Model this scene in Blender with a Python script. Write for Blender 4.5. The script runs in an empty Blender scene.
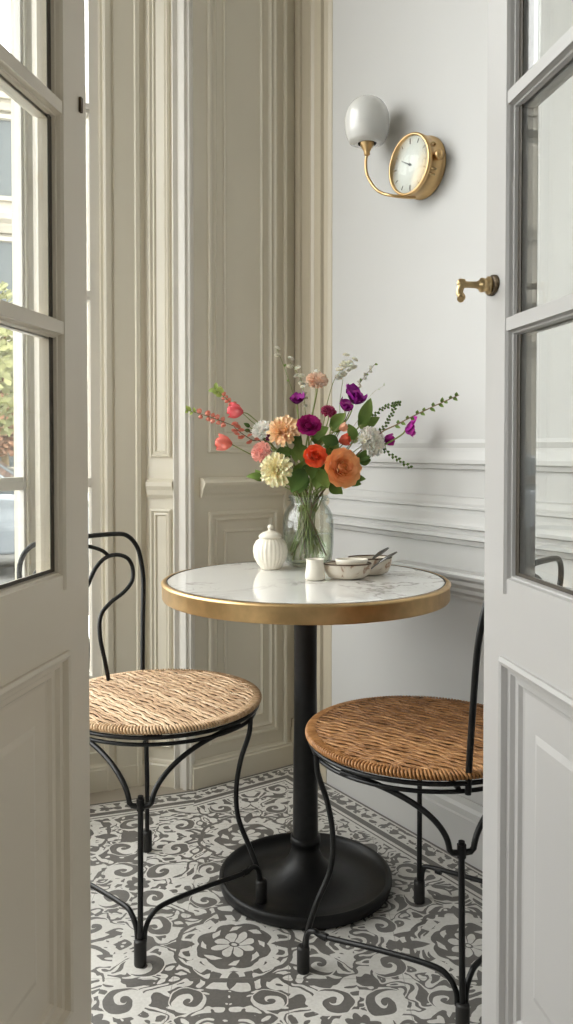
import bpy, math, random
from math import sin, cos, pi, radians, sqrt, atan2
from mathutils import Vector, Matrix
random.seed(7)
SC = bpy.context.scene
COL = SC.collection
V = Vector

# ------------------------------------------------------------------ camera
EYE = 1.06; F = 840.0; PITCH = radians(1.5); HORY = 470.0
cam_data = bpy.data.cameras.new('camera'); cam = bpy.data.objects.new('camera', cam_data); COL.objects.link(cam)
cam.location = (0, 0, EYE); cam.rotation_euler = (pi/2 - PITCH, 0, 0)
cam_data.lens = F/1024*36; cam_data.sensor_width = 36; cam_data.sensor_height = 36
cam_data.sensor_fit = 'VERTICAL'; cam_data.shift_y = -(512-HORY)/1024
cam_data.clip_start = 0.02; cam_data.clip_end = 200
SC.camera = cam

def ray(px, py):
    a = (px-286.5)/F; b = -(py-HORY)/F
    return V((a, cos(PITCH)+b*sin(PITCH), -sin(PITCH)+b*cos(PITCH)))
def at(px, py, Y):            # the point seen at a photo pixel, at distance Y into the room
    r = ray(px, py); t = Y/r.y
    return V((r.x*t, Y, EYE+r.z*t))

# ------------------------------------------------------------------ mesh builder
class MB:
    def __init__(s): s.v = []; s.f = []; s.sm = []; s.att = []
    def add(s, vs, fs, smooth=False, att=None):
        b = len(s.v); s.v += [tuple(p) for p in vs]
        s.att += (list(att) if att is not None else [0.0]*len(vs))
        for f in fs: s.f.append(tuple(b+i for i in f)); s.sm.append(smooth)
        return s
    def build(s, name, mat, parent=None, recalc=False, bevel=0):
        o0 = V((0, 0, 0))
        if parent is not None:
            o0 = WORLD[parent.name]
        me = bpy.data.meshes.new(name)
        me.from_pydata([(p[0]-o0.x, p[1]-o0.y, p[2]-o0.z) for p in s.v], [], s.f)
        me.polygons.foreach_set('use_smooth', s.sm)
        if any(s.att):
            a = me.attributes.new('tip', 'FLOAT', 'POINT'); a.data.foreach_set('value', s.att)
        me.materials.append(mat)
        if recalc:
            import bmesh
            bm = bmesh.new(); bm.from_mesh(me); bmesh.ops.recalc_face_normals(bm, faces=bm.faces); bm.to_mesh(me); bm.free()
        me.update()
        o = bpy.data.objects.new(name, me); COL.objects.link(o)
        if parent is not None: o.parent = parent
        WORLD[o.name] = o0
        if bevel:
            m = o.modifiers.new('bevel', 'BEVEL'); m.width = bevel; m.segments = 2; m.limit_method = 'ANGLE'
        return o
WORLD = {}
def empty(name, loc):
    o = bpy.data.objects.new(name, None); COL.objects.link(o); o.location = loc; o.empty_display_size = .05
    WORLD[o.name] = V(loc); return o
def tag(o, label=None, cat=None, group=None, kind=None):
    if label: o['label'] = label
    if cat: o['category'] = cat
    if group: o['group'] = group
    if kind: o['kind'] = kind
    return o

def box(mb, p0, p1, fr=None):
    (x0, y0, z0), (x1, y1, z1) = p0, p1
    vs = [V((x, y, z)) for x in (x0, x1) for y in (y0, y1) for z in (z0, z1)]
    if fr: vs = [fr(*p) for p in vs]
    fs = [(0,1,3,2), (4,6,7,5), (0,4,5,1), (2,3,7,6), (0,2,6,4), (1,5,7,3)]
    mb.add(vs, fs); return mb
def frames(pts):
    out = []; n = len(pts); prev = None
    for i in range(n):
        t = (pts[min(i+1, n-1)]-pts[max(i-1, 0)])
        t = t.normalized() if t.length > 1e-9 else V((0, 0, 1))
        if prev is None:
            a = V((0, 0, 1)) if abs(t.z) < .9 else V((1, 0, 0)); u = t.cross(a).normalized()
        else:
            u = prev-t*prev.dot(t); u = u.normalized() if u.length > 1e-6 else t.orthogonal().normalized()
        prev = u; out.append((u, t.cross(u)))
    return out
def tube(mb, pts, r, k=10, cap=True, closed=False, flat=1.0, att=None):
    pts = [V(p) for p in pts]; n = len(pts)
    rr = r if isinstance(r, (list, tuple)) else [r]*n
    fr = frames(pts); vs = []
    for i, (u, w) in enumerate(fr):
        for j in range(k):
            a = 2*pi*j/k; vs.append(pts[i]+(u*cos(a)+w*sin(a)*flat)*rr[i])
    fs = [(i*k+j, i*k+(j+1) % k, (i+1)*k+(j+1) % k, (i+1)*k+j) for i in range(n-1) for j in range(k)]
    if closed: fs += [((n-1)*k+j, (n-1)*k+(j+1) % k, (j+1) % k, j) for j in range(k)]
    mb.add(vs, fs, True, att=[att]*len(vs) if att is not None else None)
    if cap and not closed:
        mb.add(vs[:k], [tuple(range(k))[::-1]]); mb.add(vs[-k:], [tuple(range(k))])
    return mb
def smooth(pts, n=8):
    pts = [V(p) for p in pts]; out = []
    P = [pts[0]*2-pts[1]]+pts+[pts[-1]*2-pts[-2]]
    for i in range(1, len(P)-2):
        for j in range(n):
            t = j/n; a, b, c, d = P[i-1:i+3]
            out.append(.5*((2*b)+(c-a)*t+(2*a-5*b+4*c-d)*t*t+(3*b-a-3*c+d)*t**3))
    out.append(pts[-1]); return out
def bez(a, b, c, d, n=16):
    a, b, c, d = V(a), V(b), V(c), V(d)
    return [a*(1-t)**3+b*3*t*(1-t)**2+c*3*t*t*(1-t)+d*t**3 for t in [i/n for i in range(n+1)]]
def lathe(mb, c, prof, k=48, sx=1, sy=1, rot=0, M=None, smooth_=True, rib=0, ribn=0):
    c = V(c); vs = []; n = len(prof)
    for (r, z) in prof:
        for j in range(k):
            a = 2*pi*j/k
            rr = r*(1+rib*cos(ribn*a)) if rib else r
            x, y = rr*cos(a)*sx, rr*sin(a)*sy
            p = V((x*cos(rot)-y*sin(rot), x*sin(rot)+y*cos(rot), z))
            vs.append(c+((M @ p) if M is not None else p))
    fs = [(i*k+j, i*k+(j+1) % k, (i+1)*k+(j+1) % k, (i+1)*k+j) for i in range(n-1) for j in range(k)]
    mb.add(vs, fs, smooth_); return mb
def zto(d, up=V((0, 0, 1))):   # matrix whose z axis is d
    d = V(d).normalized(); u = up.cross(d)
    if u.length < 1e-3: u = V((1, 0, 0)).cross(d)
    u.normalize(); w = d.cross(u)
    return Matrix((u, w, d)).transposed()

# ------------------------------------------------------------------ node helpers
class N:                                     # scalar expression
    def __init__(s, nt, sock): s.nt = nt; s.s = sock
    def m(s, op, *o, clamp=False):
        n = s.nt.nodes.new('ShaderNodeMath'); n.operation = op; n.use_clamp = clamp
        for i, a in enumerate((s,)+o):
            if isinstance(a, N): s.nt.links.new(a.s, n.inputs[i])
            else: n.inputs[i].default_value = a
        return N(s.nt, n.outputs[0])
    def __add__(s, o): return s.m('ADD', o)
    def __radd__(s, o): return s.m('ADD', o)
    def __sub__(s, o): return s.m('SUBTRACT', o)
    def __rsub__(s, o): return (s*-1)+o
    def __mul__(s, o): return s.m('MULTIPLY', o)
    def __rmul__(s, o): return s.m('MULTIPLY', o)
    def __truediv__(s, o): return s.m('DIVIDE', o)
    def gt(s, o): return s.m('GREATER_THAN', o)
    def lt(s, o): return s.m('LESS_THAN', o)
    def abs(s): return s.m('ABSOLUTE')
    def frac(s): return s.m('FRACT')
    def floor(s): return s.m('FLOOR')
    def sin(s): return s.m('SINE')
    def sqrt(s): return s.m('SQRT')
    def ln(s): return s.m('LOGARITHM', 2.718281828)
    def max(s, o): return s.m('MAXIMUM', o)
    def min(s, o): return s.m('MINIMUM', o)
    def atan2(s, o): return s.m('ARCTAN2', o)
    def sstep(s, a, b):
        n = s.nt.nodes.new('ShaderNodeMapRange'); n.interpolation_type = 'SMOOTHSTEP'
        s.nt.links.new(s.s, n.inputs[0]); n.inputs[1].default_value = a; n.inputs[2].default_value = b
        return N(s.nt, n.outputs[0])
def sel(c, a, b):                            # c ? a : b
    return c*a+(1-c)*b
def new_mat(name):
    m = bpy.data.materials.new(name); m.use_nodes = True; nt = m.node_tree
    b = nt.nodes['Principled BSDF']; return m, nt, b
def coords(nt, which='Object'):
    n = nt.nodes.new('ShaderNodeTexCoord'); return n.outputs[which]
def noise(nt, vec, scale, detail=2, dist=0.0, rough=.5):
    n = nt.nodes.new('ShaderNodeTexNoise'); n.inputs['Scale'].default_value = scale; n.inputs['Detail'].default_value = detail
    n.inputs['Distortion'].default_value = dist; n.inputs['Roughness'].default_value = rough
    if vec is not None: nt.links.new(vec, n.inputs['Vector'])
    return N(nt, n.outputs[0])
def ramp(nt, fac, stops):
    n = nt.nodes.new('ShaderNodeValToRGB'); e = n.color_ramp.elements
    while len(e) < len(stops): e.new(.5)
    for i, (p, c) in enumerate(stops): e[i].position = p; e[i].color = (*c, 1)
    nt.links.new(fac.s if isinstance(fac, N) else fac, n.inputs[0]); return n.outputs[0]
def bump(nt, b, h, strength=.2, dist=.002):
    n = nt.nodes.new('ShaderNodeBump'); n.inputs['Strength'].default_value = strength; n.inputs['Distance'].default_value = dist
    nt.links.new(h.s if isinstance(h, N) else h, n.inputs['Height']); nt.links.new(n.outputs[0], b.inputs['Normal'])
def simple(name, col, rough=.5, metal=0, var=.06, scale=12, bstr=.0, bscale=60, spec=.5, coat=0):
    m, nt, b = new_mat(name)
    c = coords(nt)
    f = noise(nt, c, scale, 3)
    lo = tuple(max(0, x*(1-var)) for x in col); hi = tuple(min(1, x*(1+var)) for x in col)
    nt.links.new(ramp(nt, f, [(.3, lo), (.7, hi)]), b.inputs['Base Color'])
    b.inputs['Roughness'].default_value = rough; b.inputs['Metallic'].default_value = metal
    b.inputs['Specular IOR Level'].default_value = spec; b.inputs['Coat Weight'].default_value = coat
    if bstr: bump(nt, b, noise(nt, c, bscale, 4), bstr, .001)
    return m
def lin(r, g, b):
    return tuple((x/255/12.92 if x/255 <= .04045 else ((x/255+.055)/1.055)**2.4) for x in (r, g, b))

M_WALL = simple('wall_paint', lin(193, 192, 190), .38, var=.015, scale=3, bstr=.06, bscale=45)
M_TRIM = simple('warm_trim_paint', lin(214, 207, 190), .28, var=.02, scale=4, bstr=.08, bscale=45)
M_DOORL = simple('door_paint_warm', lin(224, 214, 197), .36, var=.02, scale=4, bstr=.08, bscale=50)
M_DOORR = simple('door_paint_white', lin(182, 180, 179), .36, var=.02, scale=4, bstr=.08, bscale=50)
M_CASING_SHADE = simple('shade_darkened_casing', lin(182, 172, 152), .32, var=.02, scale=4, bstr=.08, bscale=45)  # warm trim tone darkened to put the corner strip's shade into its colour
M_CEIL = simple('ceiling_paint', lin(228, 225, 218), .7, var=.01)
M_SASH = simple('sash_paint', lin(222, 218, 210), .4, var=.02)
M_IRON = simple('black_iron', (.007, .007, .0075), .38, spec=.35, var=.3, scale=60, bstr=.12, bscale=200)
M_BASE = simple('black_cast_iron', (.006, .006, .0065), .45, spec=.35, var=.3, scale=40, bstr=.25, bscale=150)
M_BRASS = simple('brushed_brass', (.68, .47, .235), .36, 1, var=.12, scale=30)
M_OLDBR = simple('aged_brass', (.58, .43, .23), .3, 1, var=.25, scale=50)
M_DKBR = simple('dark_bronze', (.09, .065, .04), .5, .8, var=.2)
M_STEEL = simple('dull_steel', (.22, .215, .21), .28, 1, var=.1)
M_CERAM = simple('cream_ceramic', lin(232, 226, 212), .35, var=.05, scale=40, bstr=.1, bscale=90)
M_SEAL = simple('brown_putty', lin(62, 54, 42), .5)
M_RUBBER = simple('black_seal', (.012, .011, .01), .5)
M_OPAL = None

def mat_glass(name, tint=(1, 1, 1), extra=0.0, ior=1.5):
    m, nt, b = new_mat(name); nt.nodes.remove(b); edge_ = tint[0] < .98 and ior == 1.5 and extra > 0; out = nt.nodes['Material Output']
    geo = nt.nodes.new('ShaderNodeNewGeometry'); dp = nt.nodes.new('ShaderNodeVectorMath'); dp.operation = 'DOT_PRODUCT'
    nt.links.new(geo.outputs['Normal'], dp.inputs[0]); nt.links.new(geo.outputs['Incoming'], dp.inputs[1])
    F0 = ((ior-1)/(ior+1))**2
    t = nt.nodes.new('ShaderNodeBsdfTransparent'); t.inputs[0].default_value = (*tint, 1)
    g = nt.nodes.new('ShaderNodeBsdfGlossy'); g.inputs['Roughness'].default_value = 0.0
    f = ((1-N(nt, dp.outputs['Value']).abs()).m('POWER', 5))*(1-F0)+(F0+extra)
    if edge_:      # thick glass swallows more light where it is seen edge-on
        gz = (1-N(nt, dp.outputs['Value']).abs()).m('POWER', 3)
        nt.links.new(ramp(nt, gz, [(0, tint), (1, (.42, .50, .46))]), t.inputs[0])
    mx = nt.nodes.new('ShaderNodeMixShader'); nt.links.new(f.s, mx.inputs[0]); nt.links.new(t.outputs[0], mx.inputs[1]); nt.links.new(g.outputs[0], mx.inputs[2])
    nt.links.new(mx.outputs[0], out.inputs[0]); return m
M_PANE = mat_glass('window_glass', (.97, .98, .97))
M_VASE = mat_glass('vase_glass', (.975, .988, .98), .02)
M_WATER = mat_glass('water', (.94, .975, .93), 0, 1.33)
m, nt, b = new_mat('opal_glass'); M_OPAL = m
b.inputs['Base Color'].default_value = (.70, .695, .67, 1); b.inputs['Roughness'].default_value = .12
b.inputs['Subsurface Weight'].default_value = .4; b.inputs['Subsurface Radius'].default_value = (.02, .02, .02)
b.inputs['Coat Weight'].default_value = .5; b.inputs['Coat Roughness'].default_value = .05

def mat_marble():
    m, nt, b = new_mat('white_marble'); c = coords(nt)
    n1 = noise(nt, c, 2.6, 5, 1.6, .6); v = (n1-.5).abs()
    n2 = noise(nt, c, 6, 4, 2.0, .6); v2 = (n2-.52).abs()
    a = 1-v.sstep(0, .022); a2 = (1-v2.sstep(0, .012))*.4
    mask = noise(nt, c, 3.5, 2).sstep(.42, .62)
    f = (a+a2).m('MINIMUM', 1)*mask
    cloud = noise(nt, c, 5, 3)*.10
    nt.links.new(ramp(nt, f*.8+cloud, [(0, lin(238, 237, 234)), (.08, lin(228, 227, 224)), (1, lin(150, 146, 140))]), b.inputs['Base Color'])
    b.inputs['Roughness'].default_value = .07; b.inputs['Coat Weight'].default_value = .3; b.inputs['Coat Roughness'].default_value = .03
    return m
M_MARBLE = mat_marble()

# ------------------------------------------------------------------ plan of the room
def P2(x, y): return V((x, y, 0))
C0 = P2(.03, 2.816)                          # inner corner
D0 = P2(-.296, 2.587)                        # left end of the panelled pier
E0 = P2(-.442, 2.633)                        # corner by the narrow window
G0 = P2(-.762, 2.4995)                         # corner between the two window walls
dR = P2(.548, -.836).normalized(); nR = P2(-dR.y*-1, 0); nR = P2(dR.y, -dR.x)
dA = (C0-D0).normalized(); nA = P2(dA.y, -dA.x)
dB = (D0-E0).normalized(); nB = P2(dB.y, -dB.x)
dW = (E0-G0).normalized(); nW = P2(dW.y, -dW.x)
L1 = P2(-1.486, .60)
dL = (G0-L1).normalized(); nL = P2(dL.y, -dL.x)
def frame(O, d, n): return lambda s, z, h: V((O.x+d.x*s+n.x*h, O.y+d.y*s+n.y*h, z))
fR = frame(C0, dR, nR); fA = frame(D0, dA, nA); fB = frame(E0, dB, nB); fW = frame(G0, dW, nW); fL = frame(L1, dL, nL)
LA = (C0-D0).length; LB = (D0-E0).length; LW = (E0-G0).length; LL = (G0-L1).length; LR = 2.66
ZC = 3.6

def slab(mb, fr, s0, s1, z0, z1, h0, h1):
    return box(mb, (s0, z0, h0), (s1, z1, h1), fr)
def ringprof(mb, fr, s0, s1, z0, z1, prof, close=False):
    """mitred rectangular moulding: prof = [(inset, height)]"""
    vs = []
    for a, h in prof: vs += [fr(s0+a, z0+a, h), fr(s1-a, z0+a, h), fr(s1-a, z1-a, h), fr(s0+a, z1-a, h)]
    fs = [(i*4+j, i*4+(j+1) % 4, i*4+4+(j+1) % 4, i*4+4+j) for i in range(len(prof)-1) for j in range(4)]
    if close: fs.append(tuple(len(vs)-4+j for j in range(4)))
    mb.add(vs, fs)
def hmould(mb, fr, s0, s1, prof):            # horizontal run: prof = [(z, h)]
    n = len(prof); vs = [fr(s0, z, h) for z, h in prof]+[fr(s1, z, h) for z, h in prof]
    fs = [(i, i+1, n+i+1, n+i) for i in range(n-1)]
    mb.add(vs, fs+[tuple(range(n)), tuple(range(2*n-1, n-1, -1))])
def vmould(mb, fr, z0, z1, prof):            # vertical run: prof = [(s, h)]
    n = len(prof); vs = [fr(s, z0, h) for s, h in prof]+[fr(s, z1, h) for s, h in prof]
    fs = [(i, i+1, n+i+1, n+i) for i in range(n-1)]
    mb.add(vs, fs+[tuple(range(n)), tuple(range(2*n-1, n-1, -1))])

FRAMEP = [(0, 0), (0, .007), (.004, .010), (.010, .010), (.014, .005), (.020, .004), (.026, .008), (.030, .003), (.034, 0)]
def base_prof(z1, t, cap=.03):
    return [(0, 0), (0, t), (z1-cap, t), (z1-cap+.004, t-.004), (z1-cap*.55, t-.004), (z1-cap*.35, t-.010), (z1, t-.013), (z1, 0)]

# right wall
w = MB(); slab(w, fR, -.3, LR, -.02, ZC, -.2, 0)
def z_at(s, py):                             # height on the right wall at a pixel row
    p = fR(s, 0, 0); return at(0, py, p.y).z
SR = .215                                    # where the corner strip ends
# corner strip with ribs
hmould(w, fR, SR, LR, [(1.083, 0), (1.083, .010), (1.073, .013), (1.060, .010), (1.052, .014), (1.030, .020), (1.020, .020), (1.016, .012), (1.006, .010), (1.004, 0)])
hmould(w, fR, SR, LR, [(.935, 0), (.932, .010), (.918, .018), (.912, .024), (.905, .024), (.902, .016), (.890, .016), (.872, .030), (.864, .034), (.856, .034), (.852, .024), (.842, .022), (.838, .030), (.828, .030), (.824, .018), (.812, .014), (.808, 0)])
hmould(w, fR, .55, LR, [(.745, 0), (.745, .045), (.738, .048), (.730, .045), (.722, .036), (.712, .034), (.700, .024), (.690, .022), (.680, .012), (.672, .010), (.670, 0)])
hmould(w, fR, 0, LR, base_prof(.155, .02, .045))
w.build('wall_right', M_WALL).update_tag(); tag(bpy.data.objects['wall_right'], kind='structure')

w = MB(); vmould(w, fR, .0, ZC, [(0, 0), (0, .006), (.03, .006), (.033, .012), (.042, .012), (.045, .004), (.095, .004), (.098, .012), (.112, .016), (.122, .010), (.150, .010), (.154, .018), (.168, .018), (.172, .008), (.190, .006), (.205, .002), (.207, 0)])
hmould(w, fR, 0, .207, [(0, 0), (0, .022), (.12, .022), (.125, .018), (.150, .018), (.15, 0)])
tag(w.build('trim_3', M_CASING_SHADE), kind='structure')

# back pier wall (panelled)
w = MB(); slab(w, fA, .0, LA+.3, -.02, ZC, -.2, 0)
S0 = .044
ringprof(w, fA, S0+.018, LA-.075, .125, .86, FRAMEP)
ringprof(w, fA, S0+.075, LA-.130, .185, .80, [(0, 0), (0, .004), (.006, .006), (.010, .001), (.012, 0)])
ringprof(w, fA, S0+.018, LA-.075, 1.045, 3.45, FRAMEP)
ringprof(w, fA, S0+.075, LA-.130, 1.10, 3.39, [(0, 0), (0, .004), (.006, .006), (.010, .001), (.012, 0)])
hmould(w, fA, S0-.01, LA-.05, [(.905, 0), (.905, .008), (.912, .010), (.920, .016), (.934, .022), (.944, .030), (.952, .032), (.960, .026), (.966, .014), (.968, 0)])
vmould(w, fA, 0, ZC, [(LA-.052, 0), (LA-.050, .010), (LA-.042, .012), (LA-.036, .004), (LA-.02, .004), (LA-.018, 0)])
hmould(w, fA, 0, LA, base_prof(.085, .016, .02))
tag(w.build('wall_back', M_TRIM), kind='structure')

# slanted return with dado and ribbed casing
w = MB(); slab(w, fB, -.05, LB, -.02, ZC, -.2, 0)
SB = .66*LB
ringprof(w, fB, .018, SB-.012, .12, .87, [(0, 0), (0, .006), (.006, .010), (.012, .004), (.018, .006), (.022, 0)])
ringprof(w, fB, .018, SB-.012, 1.03, 3.45, [(0, 0), (0, .006), (.006, .010), (.012, .004), (.018, .006), (.022, 0)])
hmould(w, fB, .012, SB, [(.905, 0), (.905, .008), (.915, .014), (.930, .018), (.942, .024), (.954, .024), (.960, .014), (.964, 0)])
hmould(w, fB, 0, SB, base_prof(.085, .012, .02))
tag(w.build('wall_return', M_TRIM), kind='structure')
w = MB()
q = LB-SB
vmould(w, fB, 0, ZC, [(SB, -.02), (SB, .014), (SB+.006, .020), (SB+.012, .014), (SB+.016, .008), (SB+.026, .008), (SB+.030, .016), (SB+.042, .016), (SB+.046, .006), (SB+.056, .006), (LB+.012, .006), (LB+.028, .010), (LB+.028, .030), (LB+.040, .034), (LB+.048, .026), (LB+.050, -.02)][:10]+[(LB+.004, .010), (LB+.008, .002), (LB+.008, -.02)])
tag(w.build('trim_1', M_SASH), kind='structure')

# narrow window wall: opening s in (o0,o1)
def wall_with_opening(mb, fr, s0, s1, o0, o1, z0, z1, t=.18):
    slab(mb, fr, s0, o0, -.02, ZC, -t, 0); slab(mb, fr, o1, s1, -.02, ZC, -t, 0)
    slab(mb, fr, o0, o1, -.02, z0, -t, 0); slab(mb, fr, o0, o1, z1, ZC, -t, 0)
w = MB(); oW0, oW1 = LW-.262, LW-.135
wall_with_opening(w, fW, .0, LW+.02, oW0, oW1, .30, 2.8)
vmould(w, fW, 0, ZC, [(LW-.128, 0), (LW-.128, .012), (LW-.122, .016), (LW-.106, .014), (LW-.104, .006), (LW-.100, .006), (LW-.096, .010), (LW-.034, .010), (LW-.030, .016), (LW-.018, .016), (LW-.014, .004), (LW, 0)])
hmould(w, fW, 0, LW, base_prof(.085, .012, .02))
ringprof(w, fW, .08, LW-.12, .11, .26, [(0, 0), (0, .006), (.01, .006), (.014, 0)])
tag(w.build('wall_left', M_TRIM), kind='structure')
def window(name, fr, s0, s1, z0, z1, bars, label=None, fw=.028, vbars=(), h0=-.085, h1=-.03, bh=.014):
    root = empty(name, fr((s0+s1)/2, z0, -.05)); tag(root, kind='structure')
    f = MB(); hm = (h0+h1)/2
    for a in ((s0, s0+fw, z0, z1), (s1-fw, s1, z0, z1)): slab(f, fr, *a, h0, h1)
    for a in ((z0, z0+.05), (z1-.05, z1)): slab(f, fr, s0+fw, s1-fw, a[0], a[1], h0+.001, h1-.001)
    for zb in bars: slab(f, fr, s0+fw, s1-fw, zb-bh, zb+bh, h0+.002, h1-.002); slab(f, fr, s0+fw, s1-fw, zb-.006, zb+.006, h1-.002, h1+.005)
    for sb in vbars: slab(f, fr, sb-.013, sb+.013, z0+.05, z1-.05, h0+.002, h1-.003)
    f.build('window_frame', M_SASH, root)
    g = MB(); slab(g, fr, s0+fw-.004, s1-fw+.004, z0+.045, z1-.045, hm-.002, hm+.002)
    g.build('pane', M_PANE, root)
    b = MB(); slab(b, fr, s0+fw, s0+fw+.004, z0+.05, z1-.05, hm+.003, hm+.008)
    b.build('seal', M_RUBBER, root)
    s = MB(); slab(s, fr, s0-.01, s1+.01, z0-.03, z0-.002, -.19, .02); s.build('window_sill', M_SASH, root)
    return root
window('window_2', fW, oW0, oW1, .30, 2.8, (.953, 1.53, 2.10))

# big left window wall
w = MB(); oL0, oL1 = .12, LL-.012
wall_with_opening(w, fL, -.15, LL+.0, oL0, oL1, .32, 3.42, .05)
tag(w.build('wall_window_side', M_TRIM), kind='structure')
window('window_1', fL, oL0, oL1, .32, 3.42, (.955,), fw=.009, vbars=(LL*.36, LL*.68), h0=-.03, h1=-.008, bh=.019)

# front wall with the doorway, and the room the photo is taken from
fF = frame(P2(-1.8, .60), P2(1, 0), P2(0, 1))
w = MB()
slab(w, fF, -.15, 1.8-.47, -.02, ZC, -.14, 0); slab(w, fF, 1.8+.45, 3.9, -.02, ZC, -.14, 0); slab(w, fF, 1.8-.47, 1.8+.45, 2.5, ZC, -.14, 0)
tag(w.build('wall_front', M_WALL), kind='structure')
w = MB()
for s in (1.8-.47, 1.8+.42): slab(w, fF, s, s+.03, 0, 2.5, -.15, .01)
slab(w, fF, 1.8-.44, 1.8+.42, 2.47, 2.5, -.15, .01)
tag(w.build('trim_2', M_TRIM), kind='structure')
w = MB(); slab(w, fF, -.15, 3.9, -.02, ZC, -3.7, -3.55); tag(w.build('wall_rear', M_WALL), kind='structure')
fS = frame(P2(-1.8, -3.1), P2(0, 1), P2(1, 0))
w = MB(); wall_with_opening(w, fS, 0, 3.6, .8, 2.9, .5, 2.7, .15); tag(w.build('wall_hall_left', M_WALL), kind='structure')
window('added_window_3', fS, .8, 2.9, .5, 2.7, (1.3, 2.0), fw=.05, vbars=(1.5, 2.2))  # unseen window behind the camera, added to let sky light in
w = MB(); box(w, (1.95, -3.1, -.02), (2.1, .6, ZC)); tag(w.build('wall_hall_right', M_WALL), kind='structure')
w = MB(); box(w, (-2.0, -3.2, ZC), (2.2, 3.3, ZC+.1)); tag(w.build('ceiling', M_CEIL), kind='structure')

# ------------------------------------------------------------------ floor of printed cement tiles
def mat_floor():
    m, nt, b = new_mat('patterned_cement_tiles')
    g = nt.nodes.new('ShaderNodeNewGeometry'); sx = nt.nodes.new('ShaderNodeSeparateXYZ'); nt.links.new(g.outputs['Position'], sx.inputs[0])
    X, Y = N(nt, sx.outputs[0]), N(nt, sx.outputs[1])
    def vec(a, bb, z=0.0):
        c = nt.nodes.new('ShaderNodeCombineXYZ'); nt.links.new(a.s, c.inputs[0]); nt.links.new(bb.s, c.inputs[1])
        if isinstance(z, N): nt.links.new(z.s, c.inputs[2])
        else: c.inputs[2].default_value = z
        return c.outputs[0]
    # hand-printed wobble
    wob = noise(nt, vec(X, Y), 14, 2)-.5; wob2 = noise(nt, vec(X, Y, 5.0), 14, 2)-.5
    S = .50
    x = (X+.111+wob*.030)/S; y = (Y-1.766+wob2*.030)/S
    cx, cy = (x+.5).floor(), (y+.5).floor()
    lx, ly = x-cx, y-cy                       # -.5..+.5 around the medallion
    fx, fy = lx.abs(), ly.abs()
    r = (lx*lx+ly*ly).sqrt(); th = ly.atan2(lx)
    def spiral(px, py, R, turns, hand, ph):
        dx, dy = fx-px, fy-py
        rr = (dx*dx+dy*dy).sqrt()+.0005; t = dy.atan2(dx)
        ln = rr.ln()
        sp = (t*hand+ln*turns+ph).sin()
        inside = rr.lt(R)
        return inside, sp.gt(-.05+0.0).max(rr.lt(R*.16)), rr
    # vine ground: contour bands of a mirrored noise field
    field = noise(nt, vec(fx, fy*1.15, cx*3.1+cy*1.7), 7.0, 1.2, 1.3)
    field2 = noise(nt, vec(fx, fy, 9.1), 13.0, 1, .6)
    vine = ((field*30.0).sin()+(field2-.5)*2.2).gt(.12)
    pat = vine
    for (px, py, R, tn, hd, ph) in [(.36, .14, .078, 2.9, 1, .6), (.16, .36, .070, 2.9, -1, 2.2), (.40, .37, .085, 3.0, 1, 3.6)]:
        ins, sp, rr = spiral(px, py, R, tn, hd, ph)
        edge = rr.gt(R*.93)*ins
        pat = sel(ins, sp*(1-edge), pat)
    # leaf rays in cell corners
    ex, ey = .5-fx, .5-fy; er = (ex*ex+ey*ey).sqrt(); et = ey.atan2(ex)
    fl = er.lt(.05+.02*(et*4).sin().abs())
    pat = sel(er.lt(.085), fl*er.gt(.018), pat)
    # medallion
    sc = (th*4).sin().abs()
    pet = r.lt(.055+.035*sc)*r.gt(.018)*sc.gt(.22)         # eight petals, white
    inner = pet.max(r.lt(.010))
    lobe = .145+.020*sc
    ring1 = r.lt(lobe)                                      # dark ring round the flower
    petline = (r-(.072+.030*sc)).abs().lt(.006)
    curls = ((th*8+r*60).sin()).gt(.35)*r.gt(.108)*r.lt(.136)
    med = 1-(inner*(1-petline)).max(curls)
    halo = r.lt(lobe+.028)
    wings = (fy.lt(.030*(1-((fx-.235)*14).m('POWER', 2)))).max(fx.lt(.022*(1-((fy-.235)*16).m('POWER', 2))))
    outer = (r-(.238+.018*((th*4).sin()).abs())).abs().lt(.010)
    pat = pat*(1-(r-.205).abs().lt(.022)*((th*8+1.57).sin().gt(-.2)))
    pat = sel(outer, 1.0, pat)
    pat = sel(halo, 0.0, pat); pat = sel(wings*r.gt(.15)*r.lt(.31), 1.0, pat)
    pat = sel(ring1, med, pat)
    # border along the walls
    def dist(O, n, off=0.0): return (X-O.x)*n.x+(Y-O.y)*n.y-off
    dRt = dist(C0, nR, .018); dAt = dist(D0, nA, .014)
    DB = P2(-.575, 2.475); d2 = (D0+nA*.014-DB).normalized(); dBt = dist(DB, P2(d2.y, -d2.x))
    left = X.lt(D0.x+.02)
    da = sel(left, dBt, dAt)
    d = dRt.min(da)
    along = sel(dRt.lt(da), (X-C0.x)*dR.x+(Y-C0.y)*dR.y, (X-C0.x)*dA.x+(Y-C0.y)*dA.y)
    bn = noise(nt, vec(along, d), 42, 1, 1.2)
    motif = ((along*165).sin()*.55+((d-.04)*190).sin()*.5+(bn-.5)*5).gt(.0)
    bord = sel(d.lt(.010), 1.0, 0.0)
    bord = sel(d.gt(.016)*d.lt(.062), motif, bord)
    bord = sel(d.gt(.068)*d.lt(.088), 1.0, bord)
    bord = sel(d.gt(.098)*d.lt(.103), 1.0, bord)
    pat = sel(d.lt(.112), bord, pat)
    # grout hair lines
    G = .23
    gx = ((X+.111)/G-.5).frac(); gy = ((Y-1.766)/G-.5).frac()
    grout = (gx.min(1-gx)).min(gy.min(1-gy)).lt(.0035)*d.gt(.112)
    wear = noise(nt, vec(X, Y), 9, 5, 0, .65); fine = noise(nt, vec(X, Y), 160, 3)
    dark = ramp(nt, wear*.6+fine*.4, [(.3, lin(92, 89, 86)), (.7, lin(112, 109, 105))])
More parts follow.
